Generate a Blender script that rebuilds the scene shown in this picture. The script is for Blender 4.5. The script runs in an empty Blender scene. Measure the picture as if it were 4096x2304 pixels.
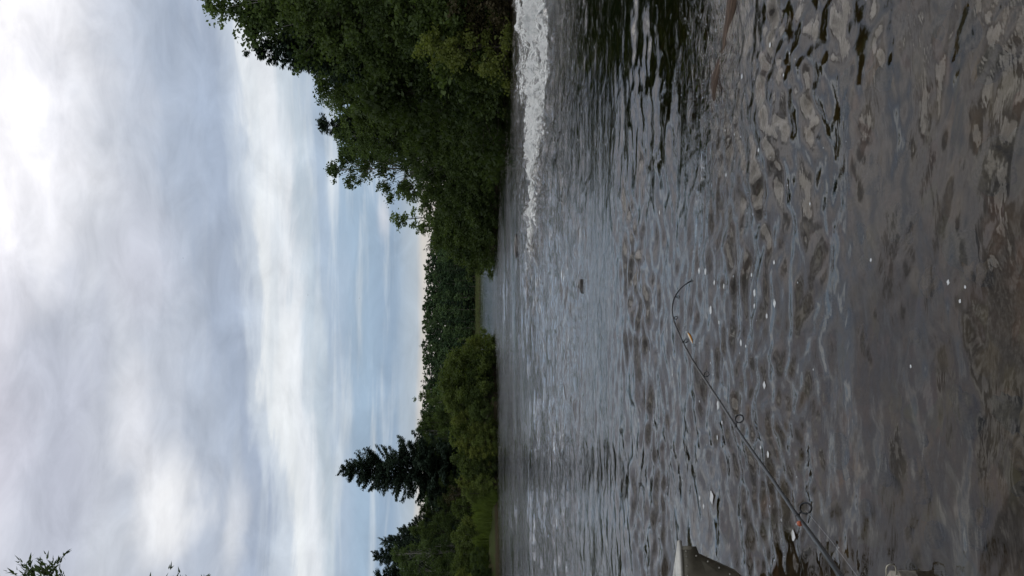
import bpy, math, random
import numpy as np
from mathutils import Vector, Matrix

# ------------------------------------------------------------------ scene, camera, sky, sun
S = bpy.context.scene
C = S.collection
PITCH = math.radians(2.32); CAMH = 1.6; F = 3527.0
CAM = Vector((0, 0, CAMH))
FWD = Vector((0, math.cos(PITCH), -math.sin(PITCH)))
DWN = Vector((0, -math.sin(PITCH), -math.cos(PITCH)))
RGT = Vector((1, 0, 0))
cam_d = bpy.data.cameras.new('camera'); cam = bpy.data.objects.new('camera', cam_d); C.objects.link(cam)
cam_d.sensor_width = 36; cam_d.lens = 31.0; cam_d.clip_start = 0.05; cam_d.clip_end = 6000
m = Matrix.Identity(4)                       # the phone was held on its side: image-right is world-down
for i in range(3):
    m[i][0] = DWN[i]; m[i][1] = RGT[i]; m[i][2] = -FWD[i]; m[i][3] = CAM[i]
cam.matrix_world = m
S.camera = cam

SUN_EL, SUN_AZ = math.radians(48), math.radians(35)      # azimuth clockwise from +Y (to the right of the view)
W = bpy.data.worlds.new('World'); S.world = W; W.use_nodes = True
wt = W.node_tree; wt.nodes.clear()


class NT:
    def __init__(s, tree): s.t = tree
    def n(s, kind, **kw):
        nd = s.t.nodes.new(kind)
        for k, v in kw.items(): setattr(nd, k, v)
        return nd
    def put(s, sock, v):
        if hasattr(v, 'is_output') or isinstance(v, bpy.types.NodeSocket): s.t.links.new(v, sock)
        elif v is not None:
            try: sock.default_value = v
            except Exception: sock.default_value = (*v, 1) if len(v) == 3 else v
    def math(s, op, a, b=None, c=None, clamp=False):
        nd = s.n('ShaderNodeMath', operation=op, use_clamp=clamp)
        s.put(nd.inputs[0], a)
        if b is not None: s.put(nd.inputs[1], b)
        if c is not None: s.put(nd.inputs[2], c)
        return nd.outputs[0]
    def vmath(s, op, a, b=None):
        nd = s.n('ShaderNodeVectorMath', operation=op)
        s.put(nd.inputs[0], a)
        if b is not None: s.put(nd.inputs[1], b)
        return nd.outputs['Value'] if op in ('LENGTH', 'DOT_PRODUCT') else nd.outputs[0]
    def comb(s, x, y, z=0.0):
        nd = s.n('ShaderNodeCombineXYZ')
        s.put(nd.inputs[0], x); s.put(nd.inputs[1], y); s.put(nd.inputs[2], z); return nd.outputs[0]
    def sep(s, v):
        nd = s.n('ShaderNodeSeparateXYZ'); s.put(nd.inputs[0], v); return nd.outputs
    def noise(s, vec, scale, detail=3, rough=0.5, dist=0.0, col=False):
        nd = s.n('ShaderNodeTexNoise'); s.put(nd.inputs['Vector'], vec)
        nd.inputs['Scale'].default_value = scale; nd.inputs['Detail'].default_value = detail
        nd.inputs['Roughness'].default_value = rough; nd.inputs['Distortion'].default_value = dist
        return nd.outputs['Color' if col else 'Fac']
    def ramp(s, fac, stops, interp='LINEAR'):
        nd = s.n('ShaderNodeValToRGB'); s.put(nd.inputs[0], fac); r = nd.color_ramp; r.interpolation = interp
        while len(r.elements) > 1: r.elements.remove(r.elements[-1])
        r.elements[0].position = stops[0][0]; r.elements[0].color = (*stops[0][1], 1)
        for p, c in stops[1:]:
            e = r.elements.new(p); e.color = (*c, 1)
        return nd.outputs[0]
    def mix(s, fac, a, b, blend='MIX'):
        nd = s.n('ShaderNodeMix', data_type='RGBA', blend_type=blend)
        s.put(nd.inputs[0], fac)
        for sock, v in ((nd.inputs[6], a), (nd.inputs[7], b)):
            if isinstance(v, (tuple, list)) and len(v) == 3: v = (*v, 1)
            s.put(sock, v)
        return nd.outputs[2]
    def maprange(s, v, a, b, c=0.0, d=1.0, smooth=True):
        nd = s.n('ShaderNodeMapRange', interpolation_type='SMOOTHSTEP' if smooth else 'LINEAR')
        for i, x in enumerate((v, a, b, c, d)): s.put(nd.inputs[i], x)
        return nd.outputs[0]


def build_sky():
    t = NT(wt)
    co = t.n('ShaderNodeTexCoord').outputs['Generated']
    x, y, z = t.sep(co)
    D = 57.29578
    az = t.math('MULTIPLY', t.math('ARCTAN2', x, y), D)
    el = t.math('MULTIPLY', t.math('ARCSINE', z), D)
    p0 = t.comb(t.math('MULTIPLY', az, 0.045), t.math('MULTIPLY', el, 0.17), 0.3)
    w1 = t.math('SUBTRACT', t.noise(p0, 1.3, 3, 0.5), 0.5)
    p1 = t.comb(t.math('MULTIPLY', az, 0.10), t.math('MULTIPLY', el, 0.5), 1.7)
    w2 = t.math('SUBTRACT', t.noise(p1, 1.6, 5, 0.55, 0.6), 0.5)
    k = t.maprange(el, 4.0, 14.0, 0.15, 1.0)
    e = t.math('ADD', el, t.math('MULTIPLY', t.math('MULTIPLY', az, -0.085), t.maprange(el, 4.5, 11.0)))
    e = t.math('ADD', e, t.math('MULTIPLY', t.math('MULTIPLY', w1, 5.0), k))
    e = t.math('ADD', e, t.math('MULTIPLY', t.math('MULTIPLY', w2, 3.2), k))
    st = [(0.0, (.60, .60, .62)), (2.9, (.62, .58, .56)), (3.5, (.64, .61, .58)), (4.1, (.42, .49, .57)), (5.6, (.29, .39, .525)),
          (7.5, (.33, .44, .57)), (9.2, (.40, .49, .61)), (10.4, (.53, .61, .69)), (11.6, (.80, .83, .87)),
          (13.0, (.84, .87, .89)), (13.9, (.60, .66, .74)), (15.2, (.38, .44, .55)), (17.5, (.46, .51, .60)),
          (19.5, (.55, .59, .67)), (22.5, (.59, .62, .68)), (25.0, (.52, .55, .63)), (31.0, (.66, .67, .73)), (40.0, (.58, .61, .64)), (60, (.52, .56, .57))]
    base = t.ramp(t.math('DIVIDE', e, 60.0), [(a / 60.0, c) for a, c in st], 'EASE')
    # wispy streaks low over the horizon
    ps = t.comb(t.math('MULTIPLY', az, 0.055), t.math('MULTIPLY', el, 0.75), 4.2)
    sk = t.noise(ps, 1.5, 5, 0.55, 0.3)
    sk = t.math('MULTIPLY', t.maprange(sk, 0.45, 0.72), t.math('MULTIPLY', t.maprange(el, 4.3, 6.0), t.maprange(el, 17.0, 10.0)))
    base = t.mix(t.math('MULTIPLY', sk, 0.75), base, (.62, .68, .74))
    # soft cloud masses: (azimuth, elevation, half-widths, colour, weight)
    pw = t.comb(az, el, 0)
    wcol = t.noise(t.comb(t.math('MULTIPLY', az, 0.07), t.math('MULTIPLY', el, 0.13), 9.0), 1.0, 5, 0.55, 0.4, col=True)
    warp = t.vmath('MULTIPLY', t.vmath('SUBTRACT', wcol, (0.5, 0.5, 0.5)), (15.0, 9.0, 0.0))
    pw = t.vmath('ADD', pw, warp)
    blobs = [(14, 26.0, 11, 5.0, (1.15, 1.13, 1.16), .92), (6, 31, 11, 5.5, (1.2, 1.17, 1.2), .92), (3, 25.3, 5, 2.5, (.98, .97, 1.0), .6),
             (17.5, 28.6, 4.0, 2.2, (.70, .70, .76), .6), (-9, 30.0, 13, 4, (.72, .70, .80), .6),
             (12, 17.5, 10, 2.4, (.40, .48, .61), .5), (-11, 24.5, 9, 3.0, (.52, .54, .63), .7),
             (-13, 18.9, 5, 2.0, (.92, .92, .93), .9), (-9.0, 20.6, 4, 1.6, (.82, .82, .86), .6), (-3, 16.5, 7, 1.3, (.42, .49, .61), .5),
             (-15.5, 15.5, 5, 1.2, (.74, .76, .80), .7), (2, 21, 7, 2.2, (.63, .64, .72), .6),
             (4.6, 5.95, 1.8, .5, (.60, .62, .68), .75), (7.0, 9.2, 3.0, .45, (.72, .77, .82), .6), (-5.5, 12.0, 5, .9, (.92, .94, .95), .5)]
    colr = base
    for a, b, sa, sb, c, wgt in blobs:
        d = t.vmath('LENGTH', t.vmath('MULTIPLY', t.vmath('SUBTRACT', pw, (a, b, 0.0)), (1 / sa, 1 / sb, 0.0)))
        if b < 13:
            d = t.vmath('LENGTH', t.vmath('MULTIPLY', t.vmath('SUBTRACT', t.vmath('ADD', t.comb(az, el, 0), t.vmath('MULTIPLY', warp, (.3, .1, 0))), (a, b, 0.0)), (1 / sa, 1 / sb, 0.0)))
        f = t.math('MULTIPLY', t.maprange(d, 1.25, 0.1), wgt)
        colr = t.mix(f, colr, c)
    # fine mottling of the cloud sheet
    fn = t.noise(t.comb(t.math('MULTIPLY', az, 0.22), t.math('MULTIPLY', el, 0.5), 2.0), 1.0, 6, 0.6, 0.5)
    mod = t.math('ADD', t.math('MULTIPLY', t.math('SUBTRACT', fn, 0.5), 0.68), 1.0)
    colr = t.mix(1.0, colr, t.comb(mod, mod, mod), 'MULTIPLY')
    hz = t.math('ADD', z, .12)
    up = t.noise(t.comb(t.math('DIVIDE', x, hz), t.math('DIVIDE', y, hz), 0), 4.2, 4, .55, .4)
    upc = t.ramp(up, [(.38, (.34, .36, .40)), (.5, (.62, .63, .66)), (.62, (1.5, 1.47, 1.44))])
    colr = t.mix(t.math('MULTIPLY', t.maprange(el, 28.5, 34.0), .92), colr, upc)
    colr = t.mix(1.0, colr, (10.0, 10.0, 10.0), 'MULTIPLY')
    sky = t.n('ShaderNodeTexSky', sky_type='NISHITA'); sky.sun_disc = False
    sky.sun_elevation = SUN_EL; sky.sun_rotation = SUN_AZ
    out = t.mix(0.94, sky.outputs[0], colr)
    bg = t.n('ShaderNodeBackground'); t.put(bg.inputs[0], out); bg.inputs[1].default_value = 0.1
    wo = t.n('ShaderNodeOutputWorld'); wt.links.new(bg.outputs[0], wo.inputs[0])


build_sky()
sl = bpy.data.lights.new('sun', 'SUN'); sl.energy = 0.6; sl.angle = math.radians(42); sl.color = (1, .95, .88)
so = bpy.data.objects.new('sun', sl); C.objects.link(so)
sd = Vector((math.sin(SUN_AZ) * math.cos(SUN_EL), math.cos(SUN_AZ) * math.cos(SUN_EL), math.sin(SUN_EL)))
so.rotation_euler = (-sd).to_track_quat('-Z', 'Y').to_euler()
S.view_settings.view_transform = 'Standard'; S.view_settings.look = 'None'
S.view_settings.exposure = 0.0; S.view_settings.gamma = 1.0
try: S.view_settings.use_curve_mapping = False
except Exception: pass

# ------------------------------------------------------------------ helpers
R = np.random.RandomState(7)
random.seed(7)


def at(px, py, Y):
    """world point seen at photo pixel (px,py) and at distance Y ahead"""
    d = RGT * ((2304 - py - 1152) / F) + DWN * ((px - 2048) / F) + FWD
    return CAM + d * (Y / d.y)


def on_water(px, py, z=0.0):
    d = RGT * ((2304 - py - 1152) / F) + DWN * ((px - 2048) / F) + FWD
    return CAM + d * ((z - CAMH) / d.z)


def mesh_np(name, v, f, mat=None, smooth=False):
    """v (n,3), f (m,k) arrays"""
    me = bpy.data.meshes.new(name); v = np.asarray(v, np.float32); f = np.asarray(f, np.int32)
    k = f.shape[1]
    me.vertices.add(len(v)); me.vertices.foreach_set('co', v.ravel())
    me.loops.add(f.size); me.loops.foreach_set('vertex_index', f.ravel())
    me.polygons.add(len(f)); me.polygons.foreach_set('loop_start', np.arange(0, f.size, k, dtype=np.int32))
    me.polygons.foreach_set('loop_total', np.full(len(f), k, np.int32))
    me.polygons.foreach_set('use_smooth', np.full(len(f), smooth, bool))
    me.update(calc_edges=True); me.validate()
    if mat: me.materials.append(mat)
    return me


def mesh_py(name, v, f, mat=None, smooth=False):
    me = bpy.data.meshes.new(name); me.from_pydata([tuple(p) for p in v], [], f); me.update()
    if smooth: me.polygons.foreach_set('use_smooth', [True] * len(me.polygons))
    if mat: me.materials.append(mat)
    return me


def obj(name, me, parent=None):
    o = bpy.data.objects.new(name, me); C.objects.link(o)
    if parent: o.parent = parent
    return o


def tag(o, label=None, cat=None, group=None, kind=None):
    if label: o['label'] = label
    if cat: o['category'] = cat
    if group: o['group'] = group
    if kind: o['kind'] = kind
    return o


def thing(name, label, cat, loc=(0, 0, 0), group=None, rz=0, sc=None):
    o = bpy.data.objects.new(name, None); C.objects.link(o)
    o.location = loc; o.rotation_euler = (0, 0, rz); o.empty_display_size = .2
    if sc is not None: o.scale = sc
    return tag(o, label, cat, group)


class MB:
    """collects tubes and boxes into one mesh"""
    def __init__(s): s.v = []; s.f = []
    def tube(s, pts, rad, n=8, cap=True, closed=False):
        pts = [Vector(p) for p in pts]
        if not hasattr(rad, '__len__'): rad = [rad] * len(pts)
        b = len(s.v); N = len(pts); up = None
        for i, p in enumerate(pts):
            if closed: d = pts[(i + 1) % N] - pts[i - 1]
            else: d = pts[min(i + 1, N - 1)] - pts[max(i - 1, 0)]
            d.normalize()
            if up is None:
                up = Vector((0, 0, 1)) if abs(d.z) < .9 else Vector((1, 0, 0))
            a = (up - d * up.dot(d)).normalized(); up = a; c = d.cross(a)
            for k in range(n):
                t = 2 * math.pi * k / n
                s.v.append(p + (a * math.cos(t) + c * math.sin(t)) * rad[i])
        for i in range(N if closed else N - 1):
            j = (i + 1) % N
            for k in range(n):
                k2 = (k + 1) % n
                s.f.append((b + i * n + k, b + i * n + k2, b + j * n + k2, b + j * n + k))
        if cap and not closed:
            s.f.append(tuple(b + k for k in range(n))[::-1]); s.f.append(tuple(b + (N - 1) * n + k for k in range(n)))
        return s
    def ball(s, c, r, n=8, sz=(1, 1, 1)):
        b = len(s.v); c = Vector(c)
        s.v.append(c + Vector((0, 0, -r * sz[2])))
        for i in range(1, n // 2):
            ph = math.pi * i / (n // 2)
            for k in range(n):
                t = 2 * math.pi * k / n
                s.v.append(c + Vector((math.sin(ph) * math.cos(t) * r * sz[0], math.sin(ph) * math.sin(t) * r * sz[1], -math.cos(ph) * r * sz[2])))
        s.v.append(c + Vector((0, 0, r * sz[2]))); L = n // 2 - 1
        for k in range(n):
            k2 = (k + 1) % n
            s.f.append((b, b + 1 + k2, b + 1 + k)); s.f.append((len(s.v) - 1, b + 1 + (L - 1) * n + k, b + 1 + (L - 1) * n + k2))
            for i in range(L - 1):
                s.f.append((b + 1 + i * n + k, b + 1 + i * n + k2, b + 1 + (i + 1) * n + k2, b + 1 + (i + 1) * n + k))
        return s
    def mesh(s, name, mat, smooth=True): return mesh_py(name, s.v, s.f, mat, smooth)


def h2(ix, iy, seed):
    h = (ix * 374761393 + iy * 668265263 + seed * 974634777) & 0xFFFFFFFF
    h = ((h ^ (h >> 13)) * 1274126177) & 0xFFFFFFFF
    return ((h ^ (h >> 16)) & 0xFFFF) / 65535.0


def vnoise(x, y, seed=0):
    xi = np.floor(x).astype(np.int64); yi = np.floor(y).astype(np.int64); fx = x - xi; fy = y - yi
    fx = fx * fx * fx * (fx * (fx * 6 - 15) + 10); fy = fy * fy * fy * (fy * (fy * 6 - 15) + 10)
    a = h2(xi, yi, seed); b = h2(xi + 1, yi, seed); c = h2(xi, yi + 1, seed); d = h2(xi + 1, yi + 1, seed)
    return (a + (b - a) * fx) * (1 - fy) + (c + (d - c) * fx) * fy - 0.5


def fbm(x, y, seed=0, o=4, g=.5):
    r = 0; a = 1.
    for i in range(o):
        r = r + a * vnoise(x * 2 ** i + 17.3 * i, y * 2 ** i - 9.1 * i, seed + i); a *= g
    return r


# ------------------------------------------------------------------ materials
def mat(name):
    m = bpy.data.materials.new(name); m.use_nodes = True
    nt = m.node_tree; nt.nodes.clear(); t = NT(nt)
    t.out = t.n('ShaderNodeOutputMaterial'); return m, t


def pbr(name, col, rough=.6, metal=0., noise_s=None, amt=.25, bump=0., spec=.5):
    m, t = mat(name); b = t.n('ShaderNodeBsdfPrincipled')
    b.inputs['Roughness'].default_value = rough; b.inputs['Metallic'].default_value = metal
    b.inputs['Specular IOR Level'].default_value = spec
    co = t.n('ShaderNodeTexCoord').outputs['Object']
    if noise_s:
        nz = t.noise(co, noise_s, 5, .6)
        k0 = tuple(c * (1 - amt) for c in col); k1 = tuple(min(1, c * (1 + amt)) for c in col)
        t.put(b.inputs['Base Color'], t.ramp(nz, [(.3, k0), (.7, k1)]))
        if bump:
            bp = t.n('ShaderNodeBump'); bp.inputs['Strength'].default_value = bump; bp.inputs['Distance'].default_value = .02
            t.put(bp.inputs['Height'], nz); t.put(b.inputs['Normal'], bp.outputs[0])
    else: b.inputs['Base Color'].default_value = (*col, 1)
    t.put(t.out.inputs[0], b.outputs[0]); return m


def leafmat(name, dark, light, trans=.35, nscale=.6, rnd=.35):
    """leaf colours vary in clumps (object space) and from tree to tree"""
    m, t = mat(name)
    co = t.n('ShaderNodeTexCoord').outputs['Object']
    oi = t.n('ShaderNodeObjectInfo').outputs['Random']
    n1 = t.noise(co, nscale, 3, .6); n2 = t.noise(co, 7.0, 2, .6)
    f = t.math('ADD', t.math('MULTIPLY', n1, .75), t.math('MULTIPLY', n2, .35))
    f = t.math('ADD', f, t.math('MULTIPLY', t.math('SUBTRACT', oi, .5), rnd))
    c = t.ramp(f, [(.25, dark), (.85, light)])
    d = t.n('ShaderNodeBsdfDiffuse'); t.put(d.inputs[0], c)
    tr = t.n('ShaderNodeBsdfTranslucent'); t.put(tr.inputs[0], t.mix(1.0, c, (1.25, 1.35, .7), 'MULTIPLY'))
    mx = t.n('ShaderNodeMixShader'); mx.inputs[0].default_value = trans
    t.put(mx.inputs[1], d.outputs[0]); t.put(mx.inputs[2], tr.outputs[0])
    gl = t.n('ShaderNodeBsdfGlossy'); gl.inputs['Roughness'].default_value = .45; gl.inputs[0].default_value = (.9, .95, 1, 1)
    mg = t.n('ShaderNodeMixShader'); mg.inputs[0].default_value = .012
    t.put(mg.inputs[1], mx.outputs[0]); t.put(mg.inputs[2], gl.outputs[0])
    t.put(t.out.inputs[0], mg.outputs[0]); return m


M_birch = leafmat('birch_leaf', (.046, .074, .026), (.130, .180, .062))
M_alder = leafmat('alder_leaf', (.028, .045, .016), (.096, .135, .040))
M_willow = leafmat('willow_leaf', (.052, .075, .020), (.165, .190, .045), .35, .6, .6)
M_mid = leafmat('mid_leaf', (.040, .060, .018), (.130, .168, .046), .35, .6, .75)
M_bright = leafmat('bright_leaf', (.060, .095, .016), (.150, .190, .032))
M_brown = leafmat('dry_leaf', (.040, .036, .018), (.085, .070, .034), .15)
M_spruce = leafmat('spruce_needle', (.030, .050, .036), (.080, .115, .080), .15, 1.5)
M_cedar = leafmat('cedar_spray', (.030, .055, .018), (.085, .120, .040), .2, 1.2)
M_far = leafmat('far_leaf', (.044, .078, .038), (.098, .152, .064), .2, .12, .9)
M_farcon = leafmat('far_needle', (.036, .064, .040), (.074, .112, .060), .1, .2, .7)
M_grass = leafmat('grass_blade', (.055, .085, .014), (.135, .185, .030), .3, .5)
M_reed = leafmat('reed_blade', (.075, .090, .035), (.14, .15, .06), .2, .05)
M_bark = pbr('dark_bark', (.065, .055, .045), .9, 0, 6, .4, .4, .2)
M_birchbark = pbr('birch_bark', (.34, .32, .30), .8, 0, 5, .5, .2, .2)
M_paletrunk = pbr('pale_trunk', (.22, .20, .17), .9, 0, 3, .3, 0, .2)


def mat_ground():
    m, t = mat('ground_soil'); b = t.n('ShaderNodeBsdfPrincipled'); b.inputs['Roughness'].default_value = .95
    b.inputs['Specular IOR Level'].default_value = .1
    co = t.n('ShaderNodeTexCoord').outputs['Object']; z = t.sep(co)[2]
    n1 = t.noise(co, 1.2, 6, .65); n2 = t.noise(co, .35, 3, .5)
    bed = t.ramp(n1, [(.25, (.060, .045, .032)), (.45, (.140, .105, .076)), (.6, (.19, .145, .10)), (.75, (.32, .21, .13))])
    vo = t.n('ShaderNodeTexVoronoi', feature='F1'); t.put(vo.inputs['Vector'], t.vmath('ADD', co, t.vmath('MULTIPLY', t.noise(co, 4, 3, .5, 0, True), (.25, .25, .25))))
    vo.inputs['Scale'].default_value = 5.5; vo.inputs['Randomness'].default_value = 1
    st = t.mix(t.maprange(vo.outputs['Distance'], .18, .75), t.mix(.22, bed, vo.outputs['Color'], 'OVERLAY'), (.030, .022, .017))
    bed = t.mix(.62, bed, st)
    land = t.mix(n2, (.030, .042, .014), (.060, .070, .026)); land = t.mix(t.maprange(n1, .5, .65), land, (.075, .055, .035))
    c = t.mix(t.maprange(z, -.02, .12), bed, land)
    c = t.mix(t.math('MULTIPLY', t.maprange(z, -.06, .02), t.maprange(z, .25, .1)), c, (.040, .032, .020))
    t.put(b.inputs['Base Color'], c)
    bp = t.n('ShaderNodeBump'); bp.inputs['Strength'].default_value = .6; bp.inputs['Distance'].default_value = .05
    t.put(bp.inputs['Height'], n1); t.put(b.inputs['Normal'], bp.outputs[0])
    t.put(t.out.inputs[0], b.outputs[0]); return m


def mat_water():
    m, t = mat('river_water')
    geo = t.n('ShaderNodeNewGeometry'); pos = geo.outputs['Position']
    x, y, z = t.sep(pos)
    at1 = t.n('ShaderNodeAttribute', attribute_name='foam').outputs['Fac']
    at2 = t.n('ShaderNodeAttribute', attribute_name='chop').outputs['Fac']
    p1 = t.comb(x, t.math('MULTIPLY', y, 1.7), 0)
    f0 = t.noise(t.comb(t.math('MULTIPLY', x, 1.5), t.math('MULTIPLY', y, .85), 3.0), 1.0, 3, .6, .6)
    f1 = t.noise(p1, 2.6, 4, .55, .7)                   # hand-sized ripples
    f2 = t.noise(p1, 11.0, 3, .6, .4)                   # fine chop, only where the surface is broken
    hgt = t.math('ADD', t.math('MULTIPLY', t.math('MULTIPLY', f1, t.math('ADD', at2, .06)), .075), t.math('MULTIPLY', t.math('MULTIPLY', f2, at2), .020))
    hgt = t.math('ADD', hgt, t.math('MULTIPLY', t.math('MULTIPLY', f0, at2), .17))
    fo1 = t.noise(t.comb(x, t.math('MULTIPLY', y, .6), z), 3.2, 8, .74, .8)
    fo2 = t.noise(t.comb(x, t.math('MULTIPLY', y, .7), z), 9.0, 6, .75, .5)
    fm = t.math('ADD', t.math('MULTIPLY', fo1, 1.1), t.math('MULTIPLY', fo2, .9)); fm = t.math('SUBTRACT', fm, .5)
    thr = t.math('SUBTRACT', .93, t.math('MULTIPLY', at1, .72))
    foam = t.maprange(t.math('SUBTRACT', fm, thr), -.12, .22)
    foam = t.math('MULTIPLY', foam, t.maprange(at1, .02, .12))
    hgt = t.math('ADD', hgt, t.math('MULTIPLY', t.math('MULTIPLY', fm, at1), .17))
    bp = t.n('ShaderNodeBump'); bp.inputs['Strength'].default_value = 1.0; bp.inputs['Distance'].default_value = 1.0
    t.put(bp.inputs['Height'], hgt)
    fr = t.n('ShaderNodeFresnel'); fr.inputs[0].default_value = 1.333; t.put(fr.inputs['Normal'], bp.outputs[0])
    gl = t.n('ShaderNodeBsdfGlossy'); gl.inputs[0].default_value = (1, 1, 1, 1); gl.inputs['Roughness'].default_value = .03
    t.put(gl.inputs['Normal'], bp.outputs[0])
    tr = t.n('ShaderNodeBsdfTransparent'); tr.inputs[0].default_value = (.88, .87, .82, 1)
    va = t.n('ShaderNodeVolumeAbsorption'); va.inputs[0].default_value = (.62, .58, .44, 1); va.inputs[1].default_value = .9; t.put(t.out.inputs[1], va.outputs[0])
    a = t.n('ShaderNodeMixShader'); t.put(a.inputs[0], fr.outputs[0]); t.put(a.inputs[1], tr.outputs[0]); t.put(a.inputs[2], gl.outputs[0])
    d = t.n('ShaderNodeBsdfDiffuse'); t.put(d.inputs[0], t.ramp(fo2, [(.3, (.66, .70, .69)), (.58, (.95, .96, .95))])); t.put(d.inputs['Normal'], bp.outputs[0])
    bmx = t.n('ShaderNodeMixShader'); t.put(bmx.inputs[0], foam); t.put(bmx.inputs[1], a.outputs[0]); t.put(bmx.inputs[2], d.outputs[0])
    t.put(t.out.inputs[0], bmx.outputs[0]); return m


# ------------------------------------------------------------------ terrain and river
LAND = [
    [(3.0, 85), (4.9, 75.5), (7.5, 68.5), (9.3, 60.5), (11.0, 53.5), (11.9, 46), (13.6, 42), (18, 39), (40, 35), (160, 30), (200, 120), (60, 120), (30, 112), (12, 101), (5, 93)],
    [(-5.9, 1), (-6.0, 5), (-7.0, 10), (-10, 22), (-15, 38), (-21.5, 57), (-22, 64), (-18, 67), (-14.2, 70.5), (-8.8, 72), (-6.7, 77), (-4.6, 83), (-6, 91), (-20, 110), (-150, 120), (-700, 150), (-700, -60), (60, -60), (60, .2), (2, .2), (-1, .2)],
    [(-700, 403), (700, 403), (2500, 900), (2500, 3000), (-2500, 3000), (-2500, 900)]]


def land_sd(x, y):
    """signed distance to the shore, positive on land"""
    best = np.full(x.shape, 1e9); inside = np.zeros(x.shape, bool)
    for poly in LAND:
        n = len(poly); ins = np.zeros(x.shape, bool)
        for i in range(n):
            x0, y0 = poly[i]; x1, y1 = poly[(i + 1) % n]
            dx, dy = x1 - x0, y1 - y0; t = np.clip(((x - x0) * dx + (y - y0) * dy) / (dx * dx + dy * dy), 0, 1)
            best = np.minimum(best, np.hypot(x - x0 - t * dx, y - y0 - t * dy))
            c = ((y0 > y) != (y1 > y)) & (x < (x1 - x0) * (y - y0) / ((y1 - y0) if y1 != y0 else 1e-9) + x0)
            ins ^= c
        inside |= ins
    return np.where(inside, best, -best)


def hill(x, y):
    h = np.clip((y - 425) / 110, 0, 1); h = h * h * (3 - 2 * h)
    side = np.interp(x, [-400, -90, -20, 22, 45, 110, 400], [13.5, 17.2, 17.2, 15.2, 6.0, 8, 9])
    return h * side


def ground_z(x, y):
    x = np.asarray(x, float); y = np.asarray(y, float)
    s = land_sd(x, y) + np.where(y > 30, 2.0, 1.1) * fbm(x * .5, y * .5, 3, 3) * np.clip(y / 30, .15, 1)
    up = np.where(s > 0, np.minimum(s * .55, .55 + s * .05), 0); up = np.minimum(up, 2.2)
    dn = np.where(s <= 0, -np.minimum(-s * .34, .35 + -s * .10), 0); dn = np.maximum(dn, -2.0)
    r = np.hypot(x, y)
    det = fbm(x * 1.1, y * 1.1, 11, 5) * .20 * np.clip(np.abs(s), 0, 1) * np.where(r < 40, 1, .6)
    peb = np.abs(fbm(x * 4.0, y * 4.0, 31, 3)) * .09 * (r < 14) * (s < 0)
    return up + dn + det + peb + hill(x, y)


def polar(radii, angs):
    rr, aa = np.meshgrid(radii, angs, indexing='ij')
    x = rr * np.sin(aa); y = rr * np.cos(aa); nr, na = rr.shape
    i = np.arange(nr - 1)[:, None] * na + np.arange(na)[None, :]
    j = np.arange(nr - 1)[:, None] * na + (np.arange(na)[None, :] + 1) % na
    f = np.stack([i, j, j + na, i + na], -1).reshape(-1, 4)
    return rr, x, y, f


def angles(dense, step, rest):
    a = np.arange(-dense, dense, step)
    b = np.arange(dense, 360 - dense, rest)
    return np.radians(np.concatenate([a, b]))


# ground: one sheet out past the horizon
rad = np.concatenate([[.05], np.geomspace(.6, 140, 420), np.geomspace(146, 700, 110), np.geomspace(760, 3500, 14)])
rr, gx, gy, gf = polar(rad, angles(42, .25, 3))
gz = ground_z(gx, gy)
g = obj('ground', mesh_np('ground', np.stack([gx, gy, gz], -1).reshape(-1, 3), gf, mat_ground(), True)); tag(g, kind='structure')

# river: real waves, sum of many crossing ripples with calmer and rougher patches
rad = np.concatenate([[.05], np.geomspace(1.0, 12, 560), np.geomspace(12.07, 130, 460), np.geomspace(131, 1500, 60)])
rr, wx, wy, wf = polar(rad, angles(33, .085, 2.5))
dr = np.gradient(rad)[:, None] * np.ones_like(rr)


def foam_field(x, y):
    k = np.clip((x + 2.2) / 14.2, 0, 1)
    ctr = 24.8 - 1.6 * k + .4 * vnoise(x * .6, x * 0 + 3, 5)
    w = .16 + 7.6 * k ** 1.9
    core = np.exp(-np.abs((y - ctr) / w) ** 1.8) * np.clip(k * 3.2, 0, 1) * (.70 + .45 * k)
    w2 = np.where(y > ctr, 1.5 + 13 * k, 1.4 + 7.5 * k)
    fr = np.exp(-((y - ctr) / w2) ** 2) * np.clip((k - .08) * 2.2, 0, .80)
    f = np.maximum(core, fr)
    f = f + .55 * fbm(x * .7, y * .5, 71, 3) * (f > .02) * np.clip(f * 2, 0, 1)
    return np.clip(f, 0, 1.05)


def wave_z(x, y, r, dr):
    rs = np.random.RandomState(21)
    wxp = x + .45 * fbm(x * .45, y * .45, 41, 3); wyp = y + .7 * fbm(x * .3 + 5, y * .3, 47, 3)
    z = np.zeros_like(x)
    pat = np.clip(.9 + 1.3 * fbm(x * .22, y * .35, 55, 3), .45, 1.6)
    pat2 = np.clip(.85 + 1.3 * fbm(x * .5 + 9, y * .9, 59, 3), .40, 1.6)
    river = np.interp(r, [0, 2, 3.2, 4.5, 7, 14, 30, 70, 88, 110, 600], [1.4, 1.45, 1.4, 1.25, 1.1, 1.15, 1.8, 1.5, .6, .4, .4])
    N = 104
    for i in range(N):
        lam = .08 * (1.9 / .08) ** ((i + rs.rand()) / N)
        th = rs.normal(0, .62 if lam > .6 else .95) + (math.pi if rs.rand() < .3 else 0)
        k = 2 * math.pi / lam; sl = .0125 * (1.95 if lam < .42 else 1.15 if lam < .7 else .62)
        kx, ky = k * math.sin(th), k * math.cos(th); ph = rs.rand() * 6.283
        att = np.clip((lam / (dr + 1e-6) - 2.5) / 3.0, 0, 1)
        z += sl / k * np.sin(kx * wxp + ky * wyp + ph) * att * (pat if lam > .5 else pat * pat2)
    z *= river
    return z


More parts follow.
